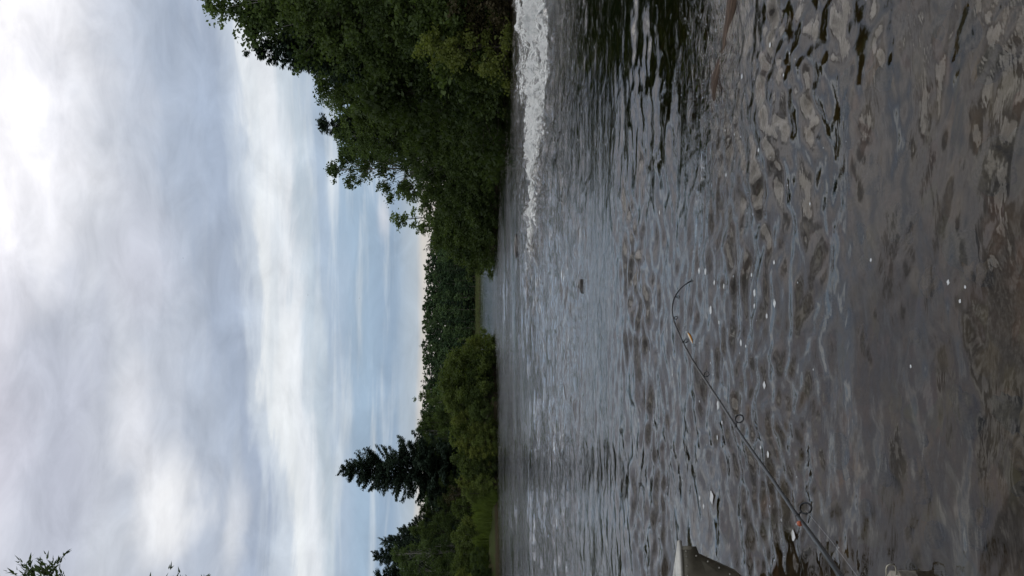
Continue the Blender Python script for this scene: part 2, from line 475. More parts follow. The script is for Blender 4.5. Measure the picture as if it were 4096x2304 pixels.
wz = wave_z(wx, wy, rr, dr)
fo = foam_field(wx, wy)
dist_ok = np.clip((rr - 6) / 6, 0, 1)
wz += fo * (.26 * np.abs(fbm(wx * 1.0, wy * .8, 81, 5, .6)) * 2.0 + .0) * dist_ok
# swirling wake around the sunken log near the right
lg = at(2860, 200, 5.9)
d_ = np.hypot((wx - lg.x) / 1.0, (wy - 5.9) / .7)
rough = np.exp(-d_ ** 2)
wz += rough * .010 * fbm(wx * 9, wy * 14, 91, 4)
bt = on_water(3330, 2170); d2 = np.hypot((wx - bt.x) / .6, (wy - bt.y) / .5)
wz += np.exp(-d2 ** 2) * .006 * fbm(wx * 10, wy * 15, 95, 3)
chop = np.interp(rr, [0, 5, 9, 15, 30, 75, 90, 1500], [.0, .02, .08, .45, .9, 1.0, .35, .6]) * np.clip(.8 + .9 * fbm(wx * .18, wy * .3, 99, 3), .2, 1.5)
chop = chop + rough * .8
wm = mesh_np('river', np.stack([wx, wy, wz], -1).reshape(-1, 3), wf, mat_water(), True)
for nm, arr in (('foam', fo), ('chop', chop)):
    a_ = wm.attributes.new(nm, 'FLOAT', 'POINT'); a_.data.foreach_set('value', arr.astype(np.float32).ravel())
tag(obj('river', wm), kind='structure')


def gz1(x, y): return float(ground_z(np.array([x]), np.array([y]))[0])


# ------------------------------------------------------------------ foliage builders (prototypes: unit scale in metres)
def leaves(c, nrm, size, rs, aspect=.62, flat=.0):
    """c (n,3) centres -> rhombic leaf faces, randomly turned"""
    n = len(c)
    a = rs.normal(size=(n, 3)); a[:, 2] *= .7; a /= np.linalg.norm(a, axis=1)[:, None]
    b = rs.normal(size=(n, 3)) + nrm * flat; b -= a * (a * b).sum(1)[:, None]; b /= np.linalg.norm(b, axis=1)[:, None]
    s = size * rs.uniform(.6, 1.3, n)[:, None]
    p = np.stack([c - a * s * .5, c + b * s * aspect * .5, c + a * s * .5, c - b * s * aspect * .5], 1)
    return p.reshape(-1, 3)


def quads(v):
    return np.arange(len(v)).reshape(-1, 4)


def broadleaf(seed, H, rad, base, nl, leaf, lean=0., clumps=46, mat_leaf=None, mat_trunk=None, trunk_r=.11, limbs=True, shape='round', clump_r=.75):
    """returns (trunk mesh, crown mesh) of a tree H high: limbs end in leaf clumps spread through an uneven crown"""
    rs = np.random.RandomState(seed); mb = MB()
    tp = [Vector((lean * (k / 7) ** 1.6 + rs.normal(0, .06) * (k > 0), rs.normal(0, .06) * (k > 0), H * .93 * k / 7)) for k in range(8)]
    mb.tube(tp, [trunk_r * (1.25 if k == 0 else 1) * (1 - .85 * k / 7) for k in range(8)], 7)
    cs = []; rads = []
    for i in range(clumps):
        t = base + (1 - base) * ((i + rs.rand()) / clumps)
        q = (t - base) / (1 - base)
        if shape == 'round': pr = math.sin(math.pi * min(1, q * .82 + .16)) ** .7
        elif shape == 'dome': pr = math.sqrt(max(.02, 1 - q ** 2.2))
        else: pr = (1 - q) ** .7 * .9 + .12
        th = rs.rand() * 6.283; rr_ = rad * pr * (rs.rand() ** .5) * rs.uniform(.75, 1.12)
        k = min(6, int(t * .98 * 7)); c0 = tp[k]
        p = Vector((c0.x + rr_ * math.cos(th), c0.y + rr_ * math.sin(th), t * H * .97 + rs.normal(0, .25)))
        cs.append(p); rads.append(clump_r * rs.uniform(.6, 1.25))
        if limbs:
            z0 = max(.08, t - .16 - .12 * rs.rand()) * H; k0 = z0 / (H * .93) * 7; ki = int(min(6, k0)); fr = min(1, k0 - ki)
            s0 = tp[ki].lerp(tp[ki + 1], fr); mid = s0.lerp(p, .5) + Vector((0, 0, .18 * (p - s0).length * rs.uniform(-.2, 1)))
            r0 = trunk_r * .38 * (1 - .6 * t)
            mb.tube([s0, mid, p], [r0, r0 * .6, r0 * .2], 4, cap=False)
    per = rs.multinomial(nl, np.array([r ** 2 for r in rads]) / sum(r ** 2 for r in rads))
    P = []; N_ = []
    for p, r, n in zip(cs, rads, per):
        # a clump is a handful of twigs, each carrying its leaves
        nt_ = max(4, int(n / 14)); tw = rs.normal(size=(nt_, 3)); tw /= np.linalg.norm(tw, axis=1)[:, None]
        tw *= (r * rs.uniform(.5, 1.25, nt_))[:, None]; tw[:, 2] = tw[:, 2] * .62 - .08 * r
        idx = rs.randint(0, nt_, n); fr = rs.uniform(.15, 1.0, n)[:, None]
        q = tw[idx] * fr + rs.normal(0, .07 + .05 * r, (n, 3))
        P.append(q + np.array(p)); N_.append(np.tile([0, 0, 1.], (n, 1)))
    P = np.concatenate(P); N_ = np.concatenate(N_)
    v = leaves(P, N_, leaf, rs, .66, .5)
    return mb.mesh('trunk', mat_trunk or M_bark), mesh_np('crown', v, quads(v), mat_leaf or M_birch)


def conifer(seed, H, rad, base=.06, step=.42, nb=6, gap=0., ex=.72, droop=.25, mat_leaf=None, needle=.34, per=26, trunk_r=.14, ragged=.3):
    rs = np.random.RandomState(seed); mb = MB()
    mb.tube([(0, 0, 0), (0.03, 0, H * .5), (0, .02, H * .99)], [trunk_r, trunk_r * .6, .015], 7)
    P = []; D = []; L = []
    z = H * base
    while z < H * .985:
        q = (z - H * base) / (H * (1 - base)); env = rad * ((1 - q) ** ex) * (1 if q > .12 else .75 + q * 2) + .10
        n = nb if q < .8 else max(3, nb - 2)
        for b in range(n):
            if rs.rand() < gap: continue
            th = 6.283 * (b + rs.rand() * .8) / n; ln = env * rs.uniform(1 - ragged, 1.08)
            d = np.array([math.cos(th), math.sin(th), 0.]); zz = z + rs.normal(0, step * .6); lift = rs.normal(.0, .22)
            m_ = max(4, int(per * (ln / rad + .15)))
            pts = []
            for s in np.linspace(0, 1, 5):
                h_ = zz + ln * (((.35 if q > .6 else .05) + lift) * s - droop * s * 1.4 + droop * 1.3 * s * s)
                pts.append(Vector((d[0] * ln * s, d[1] * ln * s, h_)))
            mb.tube(pts, [.035 * (1 - .8 * s) * (1 - .6 * q) + .005 for s in np.linspace(0, 1, 5)], 3, cap=False)
            side = np.array([-d[1], d[0], 0.])
            s = rs.uniform(.12, 1.03, m_)
            hz = zz + ln * (((.35 if q > .6 else .05) + lift) * s - droop * s * 1.4 + droop * 1.3 * s * s)
            c = d[None] * (ln * s)[:, None]; c[:, 2] += hz
            sg = rs.choice([-1, 1], m_); sp = (rs.uniform(.0, 1., m_) * .30 * ln * (1.15 - s * .8))
            c += side[None] * (sg * sp)[:, None]; c[:, 2] -= sp * .35 - rs.normal(0, .09, m_) * min(1, rad / 2.5)
            dirv = d[None] * .8 + side[None] * (sg * rs.uniform(.3, 1.1, m_))[:, None] + rs.normal(0, .2, (m_, 3)); dirv[:, 2] -= .15
            P.append(c); D.append(dirv); L.append(np.full(m_, needle * (1 - .45 * q)))
        z += step * (1 - .35 * q) * rs.uniform(.8, 1.2)
    P = np.concatenate(P); D = np.concatenate(D); L = np.concatenate(L) * rs.uniform(.6, 1.3, len(P))
    D /= np.linalg.norm(D, axis=1)[:, None]
    B = np.cross(D, rs.normal(0, .5, D.shape) + np.array([0, 0, 1.])); B /= np.linalg.norm(B, axis=1)[:, None]
    v = np.stack([P - D * L[:, None] * .4, P + B * L[:, None] * .26, P + D * L[:, None] * .75, P - B * L[:, None] * .26], 1).reshape(-1, 3)
    return mb.mesh('trunk', M_bark), mesh_np('crown', v, quads(v), mat_leaf or M_spruce)


PROTO = {}


def proto(kind, var):
    key = (kind, var)
    if key in PROTO: return PROTO[key]
    s = 100 + 17 * var + sum(map(ord, kind))
    if kind == 'birch': r = broadleaf(s, 13, 2.7, .30, 9500, .20, .5, 60, M_birch, M_birchbark, .13, shape='round', clump_r=.95)
    elif kind == 'alder': r = broadleaf(s, 11, 3.0, .10, 11500, .21, .3, 70, M_alder, M_bark, .12, shape='round', clump_r=1.05)
    elif kind == 'willow': r = broadleaf(s, 6, 2.3, .05, 7000, .19, .2, 44, M_willow, M_bark, .07, shape='dome', clump_r=.8)
    elif kind == 'bush': r = broadleaf(s, 4, 2.2, .03, 6000, .17, .1, 38, M_mid, M_bark, .05, shape='dome', clump_r=.75)
    elif kind == 'darkbush': r = broadleaf(s, 4, 2.4, .02, 6500, .18, .1, 40, M_alder, M_bark, .05, shape='dome', clump_r=.8)
    elif kind == 'brightbush': r = broadleaf(s, 3, 1.7, .03, 4500, .15, .1, 26, M_bright, M_bark, .04, shape='dome', clump_r=.6)
    elif kind == 'drybush': r = broadleaf(s, 3.5, 1.9, .05, 1900, .13, .1, 30, M_brown, M_bark, .05, shape='dome', clump_r=.7)
    elif kind == 'slim': r = broadleaf(s, 8, 1.35, .35, 1500, .19, .15, 30, M_birch, M_bark, .07, shape='cone', clump_r=.5)
    elif kind == 'spruce': r = conifer(s, 14, 4.2, .10, .40, 8, .06, ex=.62, droop=.20, needle=.30, per=420, trunk_r=.18, ragged=.34)
    elif kind == 'slimspruce': r = conifer(s, 12, 2.3, .06, .40, 7, .03, ex=.65, droop=.28, needle=.30, per=200, trunk_r=.12, ragged=.3)
    elif kind == 'farleaf': r = broadleaf(s, 17, 4.0, .12, 2600, .70, .4, 40, M_far, M_paletrunk, .20, limbs=False, shape='dome', clump_r=1.5)
    elif kind == 'farcon': r = conifer(s, 18, 3.0, .10, 1.2, 6, .03, mat_leaf=M_farcon, needle=1.3, per=16, trunk_r=.2, ragged=.2)
    elif kind == 'farbare': r = broadleaf(s, 17, 2.6, .55, 650, .75, .3, 22, M_far, M_paletrunk, .20, limbs=False, shape='round', clump_r=1.4)
    PROTO[key] = r; return r


def plant(kind, var, name, label, cat, x, y, h, wid=None, group=None, z=None, rz=None, trunkmat=None, sink=.1):
    """one tree or bush: an empty at its foot, trunk and crown under it"""
    tm, cm = proto(kind, var)
    H0 = {'birch': 13, 'alder': 11, 'willow': 6, 'bush': 4, 'darkbush': 4, 'brightbush': 3, 'drybush': 3.5, 'slim': 8, 'spruce': 14, 'slimspruce': 12, 'farleaf': 17, 'farcon': 18, 'farbare': 17}[kind]
    s = h / H0; w = (wid or 1) * s
    if z is None: z = max(gz1(x, y), -.15) - sink
    t = thing(name, label, cat, (x, y, z), group, random.uniform(0, 6.283) if rz is None else rz, (w, w, s))
    obj('trunk', tm, t); obj('crown', cm, t)
    return t


def ux(py): return (2304 - py - 1152) / F        # photo row -> lateral slope


PLACED = []


def note(o, side, kind, dy, dx): PLACED.append((o, side, kind, dy, dx))


def top_h(px, Y, z0): return (1905 - px) / F * Y + CAMH - z0


def tree_at(kind, var, py, px_top, Y, name, label, cat='tree', wid=None, group=None, **kw):
    x = ux(py) * Y; z = max(gz1(x, Y), -.15)
    return plant(kind, var, name, label, cat, x, Y, top_h(px_top, Y, z) + .1, wid, group, z - .1, **kw)


# ------------------------------------------------------------------ right bank
K = 1.59
G_R = 'leafy trees massed along the right bank'
RB = [  # kind, var, disp y, disp x of top, Y, width, name, label
    ('birch', 0, -10, 505, 50, 1.15, 'birch_tree', 'tallest dark birch on the right bank, cut by the photo top edge'),
    ('birch', 1, 45, 570, 51, 1.1, 'birch_tree', 'tall birch just beside the cut-off tallest one, airy crown against cloud'),
    ('birch', 2, 72, 640, 52, .8, 'birch_tree', 'airy birch whose crown edge meets the pointed dark spruce'),
    ('slimspruce', 0, 134, 632, 52, 1.05, 'spruce_tree', 'pointed dark bluish spruce rising between birches above the rapids'),
    ('slimspruce', 2, 160, 735, 56, 1.1, 'spruce_tree', 'lower dark spruce shoulder beside the pointed spruce above the rapids'),
    ('alder', 0, 205, 792, 58, .9, 'alder_tree', 'dark round alder filling the skyline dip next to the pointed spruce'),
    ('birch', 1, 262, 812, 62, .95, 'birch_tree', 'mid-green birch in the middle of the right bank skyline'),
    ('slimspruce', 1, 318, 793, 66, 1.1, 'spruce_tree', 'ragged spruce top sticking out of green crowns mid right bank'),
    ('birch', 2, 355, 838, 65, 1.0, 'birch_tree', 'bright green birch between ragged spruce top and open crowned birch'),
    ('birch', 0, 418, 818, 68, .95, 'birch_tree', 'open birch with bare pale trunk showing against the sky'),
    ('birch', 2, 388, 850, 71, .9, 'birch_tree', 'birch standing half hidden behind the open pale trunked birch'),
    ('slim', 0, 496, 978, 76, 1.5, 'young_birch', 'thin young birch with sky showing through, next to the open birch'),
    ('slim', 1, 470, 1000, 75, 1.6, 'young_birch', 'thin low birch at the foot of the open pale trunked birch'),
    ('slim', 2, 550, 986, 79, 1.35, 'young_birch', 'lone slim sapling sticking up at the far tip of the right bank'),
    ('slim', 1, 580, 1045, 80, 1.2, 'young_birch', 'low sapling leaning by the lone slim sapling on the tip'),
]
for kd, vr, dy, dx, Y, wd, nm, lb in RB:
    tree_at(kd, vr, dy * K, dx * K, Y, nm, lb, wid=wd, group=None)
# the wall of foliage below the skyline
FILL = [('alder', -30, 690, 47), ('alder', 30, 760, 46.5), ('alder', 85, 800, 48), ('alder', 140, 880, 50), ('alder', 190, 860, 54), ('alder', 240, 905, 56),
        ('alder', 295, 890, 61), ('alder', 345, 935, 63), ('birch', 300, 850, 66), ('alder', 390, 1075, 65), ('alder', 10, 850, 44.5), ('alder', 70, 920, 45), ('birch', 230, 850, 60), ('birch', 185, 820, 59),
        ('alder', 440, 1085, 69), ('alder', 490, 1085, 73), ('alder', 535, 1095, 77), ('alder', 170, 960, 49), ('birch', 100, 700, 55), ('birch', 20, 640, 54), ('alder', 250, 980, 55), ('alder', 330, 1010, 61)]
for i, (kd, dy, dx, Y) in enumerate(FILL):
    note(tree_at(kd, i % 3, dy * K, dx * K, Y, kd + '_tree', 'dark green leafy tree in the dense foliage wall of the right bank', wid=1.15, group=G_R), 'R', 'dark leafy tree', dy, dx)
tree_at('willow', 0, 120 * K, 1055 * K, 41.6, 'willow_bush', 'yellow-green willow glowing low over the rapids on the right bank', 'bush', wid=1.0)
tree_at('willow', 1, 165 * K, 1115 * K, 43.3, 'willow_bush', 'smaller yellow-green willow down slope of the glowing one above the rapids', 'bush', wid=1.0)
tree_at('willow', 2, 215 * K, 1160 * K, 48.2, 'willow_bush', 'yellowish willow leaning low to the water beyond the rapids', 'bush', wid=1.3)
tree_at('bush', 0, 225 * K, 930 * K, 50, 'leafy_bush', 'dull yellow-green bush halfway up the right bank foliage', 'bush', wid=.9)
BR = [(20, 1085, 43.0), (60, 1120, 42.8), (-25, 1090, 41.6), (85, 1150, 43.2), (40, 1160, 41.9), (0, 1170, 41.4), (125, 1175, 45.0), (165, 1185, 47.6)]
for i, (dy, dx, Y) in enumerate(BR):
    note(tree_at('drybush', i % 3, dy * K, dx * K, Y, 'bare_bush', 'bare brown bush at the foot of the right bank behind the rapids', 'bush', wid=1.3, group='bare brown bushes behind the rapids'), 'R', 'bare brown bush', dy, dx)
DB = [(-20, 1040, 43.6), (25, 1010, 44.2), (70, 1050, 44.6), (150, 1060, 47.5), (195, 1080, 50.5), (235, 1110, 53.6), (270, 1090, 55.8), (305, 1120, 58), (340, 1110, 60.4),
      (375, 1120, 62.8), (410, 1130, 65), (445, 1125, 67.2), (480, 1120, 69.6), (515, 1125, 72), (550, 1120, 74.5), (580, 1115, 77), (600, 1110, 80), (260, 1170, 54), (320, 1175, 58.5), (400, 1180, 63.5), (470, 1185, 68.3), (440, 1060, 70), (520, 1085, 75), (565, 1090, 79)]
for i, (dy, dx, Y) in enumerate(DB):
    note(tree_at('darkbush', i % 3, dy * K, dx * K, Y - .9, 'leafy_bush', 'dark bush hanging over the water along the right bank', 'bush', wid=1.15, group='dark bushes along the right waterline'), 'R', 'dark waterside bush', dy, dx)
for i, (dy, dx, Y) in enumerate([(600, 1140, 80.5), (622, 1150, 82.5), (645, 1158, 84), (664, 1180, 85)]):
    note(tree_at('bush', i % 3, dy * K, dx * K, Y, 'leafy_bush', 'green bush overhanging calm water at the far tip of right bank', 'bush', wid=1.05, group='green bushes at the tip of the right bank'), 'R', 'green overhanging bush', dy, dx)

# ------------------------------------------------------------------ left bank
LB = [
    ('spruce', 0, 1180, 858, 86, 1.06, 'spruce_tree', 'big lone spruce with open tiered branches on the left bank'),
    ('spruce', 1, 1395, 938, 84, .95, 'spruce_tree', 'ragged spruce at the lower photo edge on the left bank'),
    ('slimspruce', 1, 1445, 938, 80, 1.5, 'spruce_tree', 'spruce cut off by the lower photo edge on the left bank'),
    ('spruce', 2, 1358, 962, 87, .85, 'spruce_tree', 'dark spruce shouldering the ragged one on the left bank'),
    ('spruce', 0, 1331, 1003, 89, .9, 'spruce_tree', 'smaller dark spruce between the lone spruce and the ragged one'),
    ('slimspruce', 0, 1305, 1040, 90, 1.4, 'spruce_tree', 'lowest dark spruce beside the sky gap on the left bank'),
    ('birch', 0, 1388, 982, 78, 1.1, 'birch_tree', 'round grey-green tree in front of the ragged spruce'),
    ('birch', 1, 1440, 1010, 75, 1.1, 'birch_tree', 'green tree under the spruce cut by the lower photo edge'),
    ('alder', 1, 1340, 1035, 80, .95, 'alder_tree', 'dark round tree in front of the smaller dark spruce'),
    ('alder', 0, 1130, 1045, 95, 1.0, 'alder_tree', 'dark tree beside the big lone spruce toward the bush point'),
    ('birch', 2, 1085, 1046, 96, .9, 'birch_tree', 'dark grey-green tree in the dense stand next to the lone spruce'),
    ('slim', 0, 1003, 1040, 88, 1.3, 'young_birch', 'bright green sapling top poking above the left bank bushes'),
    ('birch', 1, 1008, 1080, 86, .9, 'birch_tree', 'rounded green tree behind the bush point on the left bank'),
    ('alder', 2, 1190, 1060, 89, 1.1, 'alder_tree', 'dark tree wrapped round the foot of the lone spruce'),
    ('alder', 1, 1240, 1062, 90, 1.1, 'alder_tree', 'dark tree on the sky gap side of the lone spruce foot'),
    ('alder', 0, 1285, 1055, 86, .9, 'alder_tree', 'dull green tree closing the gap below the sky notch'),
]
for kd, vr, dy, dx, Y, wd, nm, lb in LB:
    tree_at(kd, vr, dy * K, dx * K, Y, nm, lb, wid=wd)
FL = [('alder', 1460, 1060, 72), ('alder', 1420, 1090, 74), ('birch', 1370, 1080, 77), ('alder', 1060, 1075, 92), ('alder', 1040, 1095, 86), ('alder', 1150, 1090, 86), ('birch', 1105, 1090, 88), ('alder', 1210, 1100, 83), ('alder', 1260, 1100, 82), ('alder', 1310, 1095, 78),
      ('alder', 1075, 1046, 97), ('birch', 1115, 1042, 98), ('alder', 1145, 1050, 97), ('alder', 1050, 1056, 96), ('alder', 1170, 1065, 95), ('alder', 1100, 1062, 99), ('birch', 1215, 1068, 96)]
for i, (kd, dy, dx, Y) in enumerate(FL):
    note(tree_at(kd, (i + 1) % 3, dy * K, dx * K, Y, kd + '_tree', 'dull green leafy tree behind the bushes of the left bank', wid=1.1, group='leafy trees behind the left bank bushes'), 'L', 'dull green leafy tree', dy, dx)
LBsh = [('bush', 985, 1108, 76.5), ('bush', 950, 1112, 78), ('bush', 920, 1122, 79.5), ('bush', 893, 1145, 81), ('willow', 870, 1168, 82), ('bush', 855, 1188, 83),
        ('bush', 1020, 1120, 75), ('willow', 1055, 1140, 74), ('bush', 1090, 1135, 74.5), ('willow', 1120, 1150, 73.5), ('bush', 1150, 1140, 74), ('bush', 1180, 1160, 72.5), ('willow', 1210, 1150, 73.5),
        ('bush', 1240, 1165, 72), ('bush', 1275, 1140, 73.5), ('willow', 1310, 1165, 71), ('bush', 1345, 1140, 72), ('bush', 1380, 1150, 70.5), ('bush', 1415, 1140, 70), ('willow', 1450, 1150, 69), ('darkbush', 1400, 1185, 68.5), ('darkbush', 1440, 1185, 67),
        ('darkbush', 1000, 1175, 73.8), ('darkbush', 960, 1175, 75.8), ('darkbush', 1035, 1180, 72.8), ('bush', 925, 1180, 77.3), ('willow', 895, 1190, 80), ('willow', 1075, 1185, 72.4), ('bush', 1110, 1190, 72.2), ('willow', 1140, 1180, 72), ('bush', 1175, 1195, 71.6), ('bush', 1215, 1190, 71.4), ('darkbush', 1460, 1190, 66.5)]
for i, (kd, dy, dx, Y) in enumerate(LBsh):
    Y -= 1.3
    nm = 'willow_bush' if kd == 'willow' else 'leafy_bush'
    note(tree_at(kd, i % 3, dy * K, dx * K, Y, nm, {'bush': 'mid-green bush', 'willow': 'yellow-green willow bush', 'darkbush': 'dark bush'}[kd] + ' growing along the left bank waterline', 'bush', wid=1.0, group={'bush': 'mid-green', 'willow': 'yellow-green', 'darkbush': 'dark'}[kd] + ' bushes along the left waterline'), 'L', {'bush': 'mid-green bush', 'willow': 'yellow-green willow bush', 'darkbush': 'dark bush'}[kd], dy, dx)
tree_at('brightbush', 0, 962 * K, 1130 * K, 76.2, 'bright_bush', 'bright green bush low on the left bank point', 'bush')
tree_at('brightbush', 1, 900 * K, 1165 * K, 79.8, 'bright_bush', 'bright yellow-green bush near the very tip of the left point', 'bush')
tree_at('drybush', 1, 1240 * K, 1120 * K, 79, 'dead_shrub', 'pale leafless shrub among green trees under the lone spruce', 'bush')
tree_at('slim', 1, 858 * K, 1150 * K, 84, 'young_birch', 'tiny sapling at the tip of the left bank point', wid=.9)

# labels of the massed trees and bushes: by the landmark tree they stand under, then by height
MARKS = {'R': [(-10, 'cut-off tallest birch'), (45, 'second tallest birch'), (85, 'birch touching the pointed spruce'), (132, 'pointed dark spruce'), (175, 'low shoulder spruce'), (210, 'skyline dip alder'), (262, 'middle skyline birch'),
               (318, 'ragged spruce top'), (358, 'bright green skyline birch'), (418, 'open pale-trunked birch'), (455, 'thin low birch'), (496, 'thin see-through birch'), (550, 'lone slim sapling'), (585, 'low leaning sapling'), (630, 'far tip of the right bank'), (665, 'very end of the right bank')],
         'L': [(858, 'tiny sapling at the point tip'), (900, 'yellow-green bush near the point tip'), (935, 'neck of the bush point'), (962, 'bright green bush of the point'), (1005, 'sapling top that pokes up'), (1050, 'far side of the dark stand'), (1085, 'dark grey-green stand'), (1130, 'near side of the dark stand'),
               (1180, 'big lone spruce'), (1240, 'sky gap beside the lone spruce'), (1285, 'notch in the skyline'), (1331, 'smaller dark spruce'), (1358, 'shouldering spruce'), (1395, 'ragged spruce'), (1445, 'spruce cut by the photo edge')]}
cl = {}
for o, side, kind, dy, dx in PLACED:
    mk = min(MARKS[side], key=lambda q: abs(q[0] - dy))[1]
    cl.setdefault((side, kind, mk), []).append((dx, dy, o))
for (side, kind, mk), lst in cl.items():
    lst.sort(key=lambda q: (q[0], q[1])); n_ = len(lst)
    adj = {1: [''], 2: ['higher ', 'lower '], 3: ['highest ', 'middle ', 'lowest ']}.get(n_, ['highest ', 'upper ', 'lower ', 'lowest ', 'bottommost '])
    for k_, (dx, dy, o) in enumerate(lst):
        o['label'] = '%s%s below the %s, %s bank' % (adj[min(k_, len(adj) - 1)], kind, mk, 'right' if side == 'R' else 'left')

# bright grass strip at the left shore
gp = []
rs = np.random.RandomState(5)
for i in range(9000):
    py = rs.uniform(1235, 1435) * K; Y = np.interp(py / K, [1235, 1420], [69.4, 66.9]) + rs.uniform(0, 1.9)
    x = ux(py) * Y; gp.append((x, Y))
gp = np.array(gp); zz = np.maximum(ground_z(gp[:, 0], gp[:, 1]), .02)
hh = rs.uniform(.25, .5, len(gp)) + np.clip(.05 + 1.8 * fbm(gp[:, 0] * 1.3, gp[:, 1] * 1.3, 8, 3), 0, .9); an = rs.uniform(0, 3.14, len(gp)); w_ = .035
dx_, dy_ = np.cos(an) * w_, np.sin(an) * w_; lx = rs.normal(0, .15, len(gp))
v = np.stack([np.stack([gp[:, 0] - dx_, gp[:, 1] - dy_, zz - .1], -1), np.stack([gp[:, 0] + dx_, gp[:, 1] + dy_, zz - .1], -1),
              np.stack([gp[:, 0] + lx + dx_ * .3, gp[:, 1], zz + hh], -1), np.stack([gp[:, 0] + lx - dx_ * .3, gp[:, 1], zz + hh], -1)], 1).reshape(-1, 3)
tag(obj('grass', mesh_np('grass', v, quads(v), M_grass)), 'bright green grass strip at the left shore', 'grass', kind='stuff')

# reeds along the far lake shore
n = 9000; x = rs.uniform(-150, 150, n); y = rs.uniform(401.5, 424, n); z = np.maximum(ground_z(x, y), 0); hh = rs.uniform(.35, .7, n)
v = np.stack([np.stack([x - .35, y, z - .2], -1), np.stack([x + .35, y, z - .2], -1), np.stack([x + .2, y + rs.normal(0, .2, n), z + hh], -1), np.stack([x - .2, y, z + hh], -1)], 1).reshape(-1, 3)
tag(obj('reeds', mesh_np('reeds', v, quads(v), M_reed)), 'pale green reeds fringing the far lake shore', 'reeds', kind='stuff')

# ------------------------------------------------------------------ far wooded hill, each tree its own
cnt = 0
for row, (Y, n) in enumerate([(428, 54), (441, 54), (456, 54), (474, 56), (495, 64), (518, 76)]):
    for i in range(n):
        py = 520 + (i + random.uniform(.1, .9)) / n * (1320 - 520); py *= K
        Yt = Y + random.uniform(-5, 5); x = ux(py) * Yt; r = random.random()
        if r < .66: kd, vr, nm, h = 'farleaf', random.randint(0, 3), 'leafy_tree', random.uniform(15, 16.8)
        elif r < .84: kd, vr, nm, h = 'farcon', random.randint(0, 2), 'spruce_tree', random.uniform(15, 17)
        else: kd, vr, nm, h = 'farbare', random.randint(0, 1), 'birch_tree', random.uniform(14, 17)
        if row == 0: h *= .7
        lb = {'farleaf': 'round leafy tree on the far wooded hill', 'farcon': 'dark conifer on the far wooded hill', 'farbare': 'pale trunked birch on the far wooded hill'}[kd]
        plant(kd, vr, nm, lb, 'tree', x, Yt, h, 1.3, {'farleaf': 'leafy trees on the far hill', 'farcon': 'conifers on the far hill', 'farbare': 'pale trunked birches on the far hill'}[kd], sink=.8)

# ------------------------------------------------------------------ near cedar whose branch tips reach in from the left
def cedar():
    base = Vector((-8.6, 13.0, 0)); base.z = gz1(base.x, base.y) - .1
    t = thing('cedar_tree', 'near cedar whose twig tips reach into the sky corner, trunk out of frame', 'tree', base)
    mb = MB(); H = 15
    mb.tube([(0, 0, 0), (.1, 0, H * .5), (0, 0, H)], [.22, .14, .02], 10)
    rs = np.random.RandomState(3); P = []; D = []
    br = []
    for i in range(120):
        z = 2.2 + (H - 2.6) * i / 120; q = (z - 2) / (H - 2); ln = (3.5 if z < 10 else 3.2) * (1 - q) ** .55 * rs.uniform(.7, 1.0) + .3
        th = rs.rand() * 6.283
        e = Vector((math.cos(th) * ln, math.sin(th) * ln, z + rs.uniform(-.1, .5)))
        br.append((Vector((0, 0, z - .2)), e, 130))
    for px, py, sp in ((215, 2262, 1), (120, 2262, 1), (160, 2250, 1), (200, 2290, 1), (100, 2290, 1), (240, 2295, 1), (640, 2345, 0), (680, 2350, 0), (830, 2330, 0), (735, 2352, 0), (845, 2345, 0)):
        e = at(px, py, 13.0 + rs.uniform(-.5, .5)) - base
        br.append((Vector((.02, 0, e.z - 1.0)), e, 620))
    for a, e, n in br:
        mid = a.lerp(e, .55) + Vector((0, 0, -.25)); mb.tube([a, mid, e], [.035, .02, .005], 4, cap=False)
        d = (e - a).normalized(); d = np.array(d)
        s = 1 - rs.rand(n) ** 1.3 * .8
        a_, m_, e_ = np.array(a), np.array(mid), np.array(e)
        pt = ((1 - s) ** 2)[:, None] * a_ + (2 * s * (1 - s))[:, None] * m_ + (s ** 2)[:, None] * e_
        # side twigs, each a row of small sprays
        nt_ = max(6, n // 12); sd_ = rs.normal(0, 1, (nt_, 3)); sd_ -= d[None] * (sd_ @ d)[:, None]; sd_ /= np.linalg.norm(sd_, axis=1)[:, None]
        tw = sd_ * rs.uniform(.08, .30, nt_)[:, None] + d[None] * rs.uniform(.05, .30, nt_)[:, None]; tw[:, 2] += .05
        ts = rs.uniform(.35, 1.0, nt_); idx = rs.randint(0, nt_, n)
        tb = ((1 - ts) ** 2)[:, None] * a_ + (2 * ts * (1 - ts))[:, None] * m_ + (ts ** 2)[:, None] * e_
        f_ = rs.uniform(0, 1.0, n)[:, None]
        pt = tb[idx] + tw[idx] * f_ + rs.normal(0, .012, (n, 3))
        P.append(pt); D.append(tw[idx] / np.linalg.norm(tw[idx], axis=1)[:, None] + rs.normal(0, .45, (n, 3)))
    P = np.concatenate(P); D = np.concatenate(D); D /= np.linalg.norm(D, axis=1)[:, None]
    B = np.cross(D, rs.normal(size=D.shape)); B /= np.linalg.norm(B, axis=1)[:, None]
    L = rs.uniform(.05, .11, len(P))[:, None]
    v = np.stack([P - D * L * .3, P + B * L * .17, P + D * L, P - B * L * .17], 1).reshape(-1, 3)
    obj('trunk', mb.mesh('trunk', M_bark), t); obj('crown', mesh_np('crown', v, quads(v), M_cedar), t)


cedar()

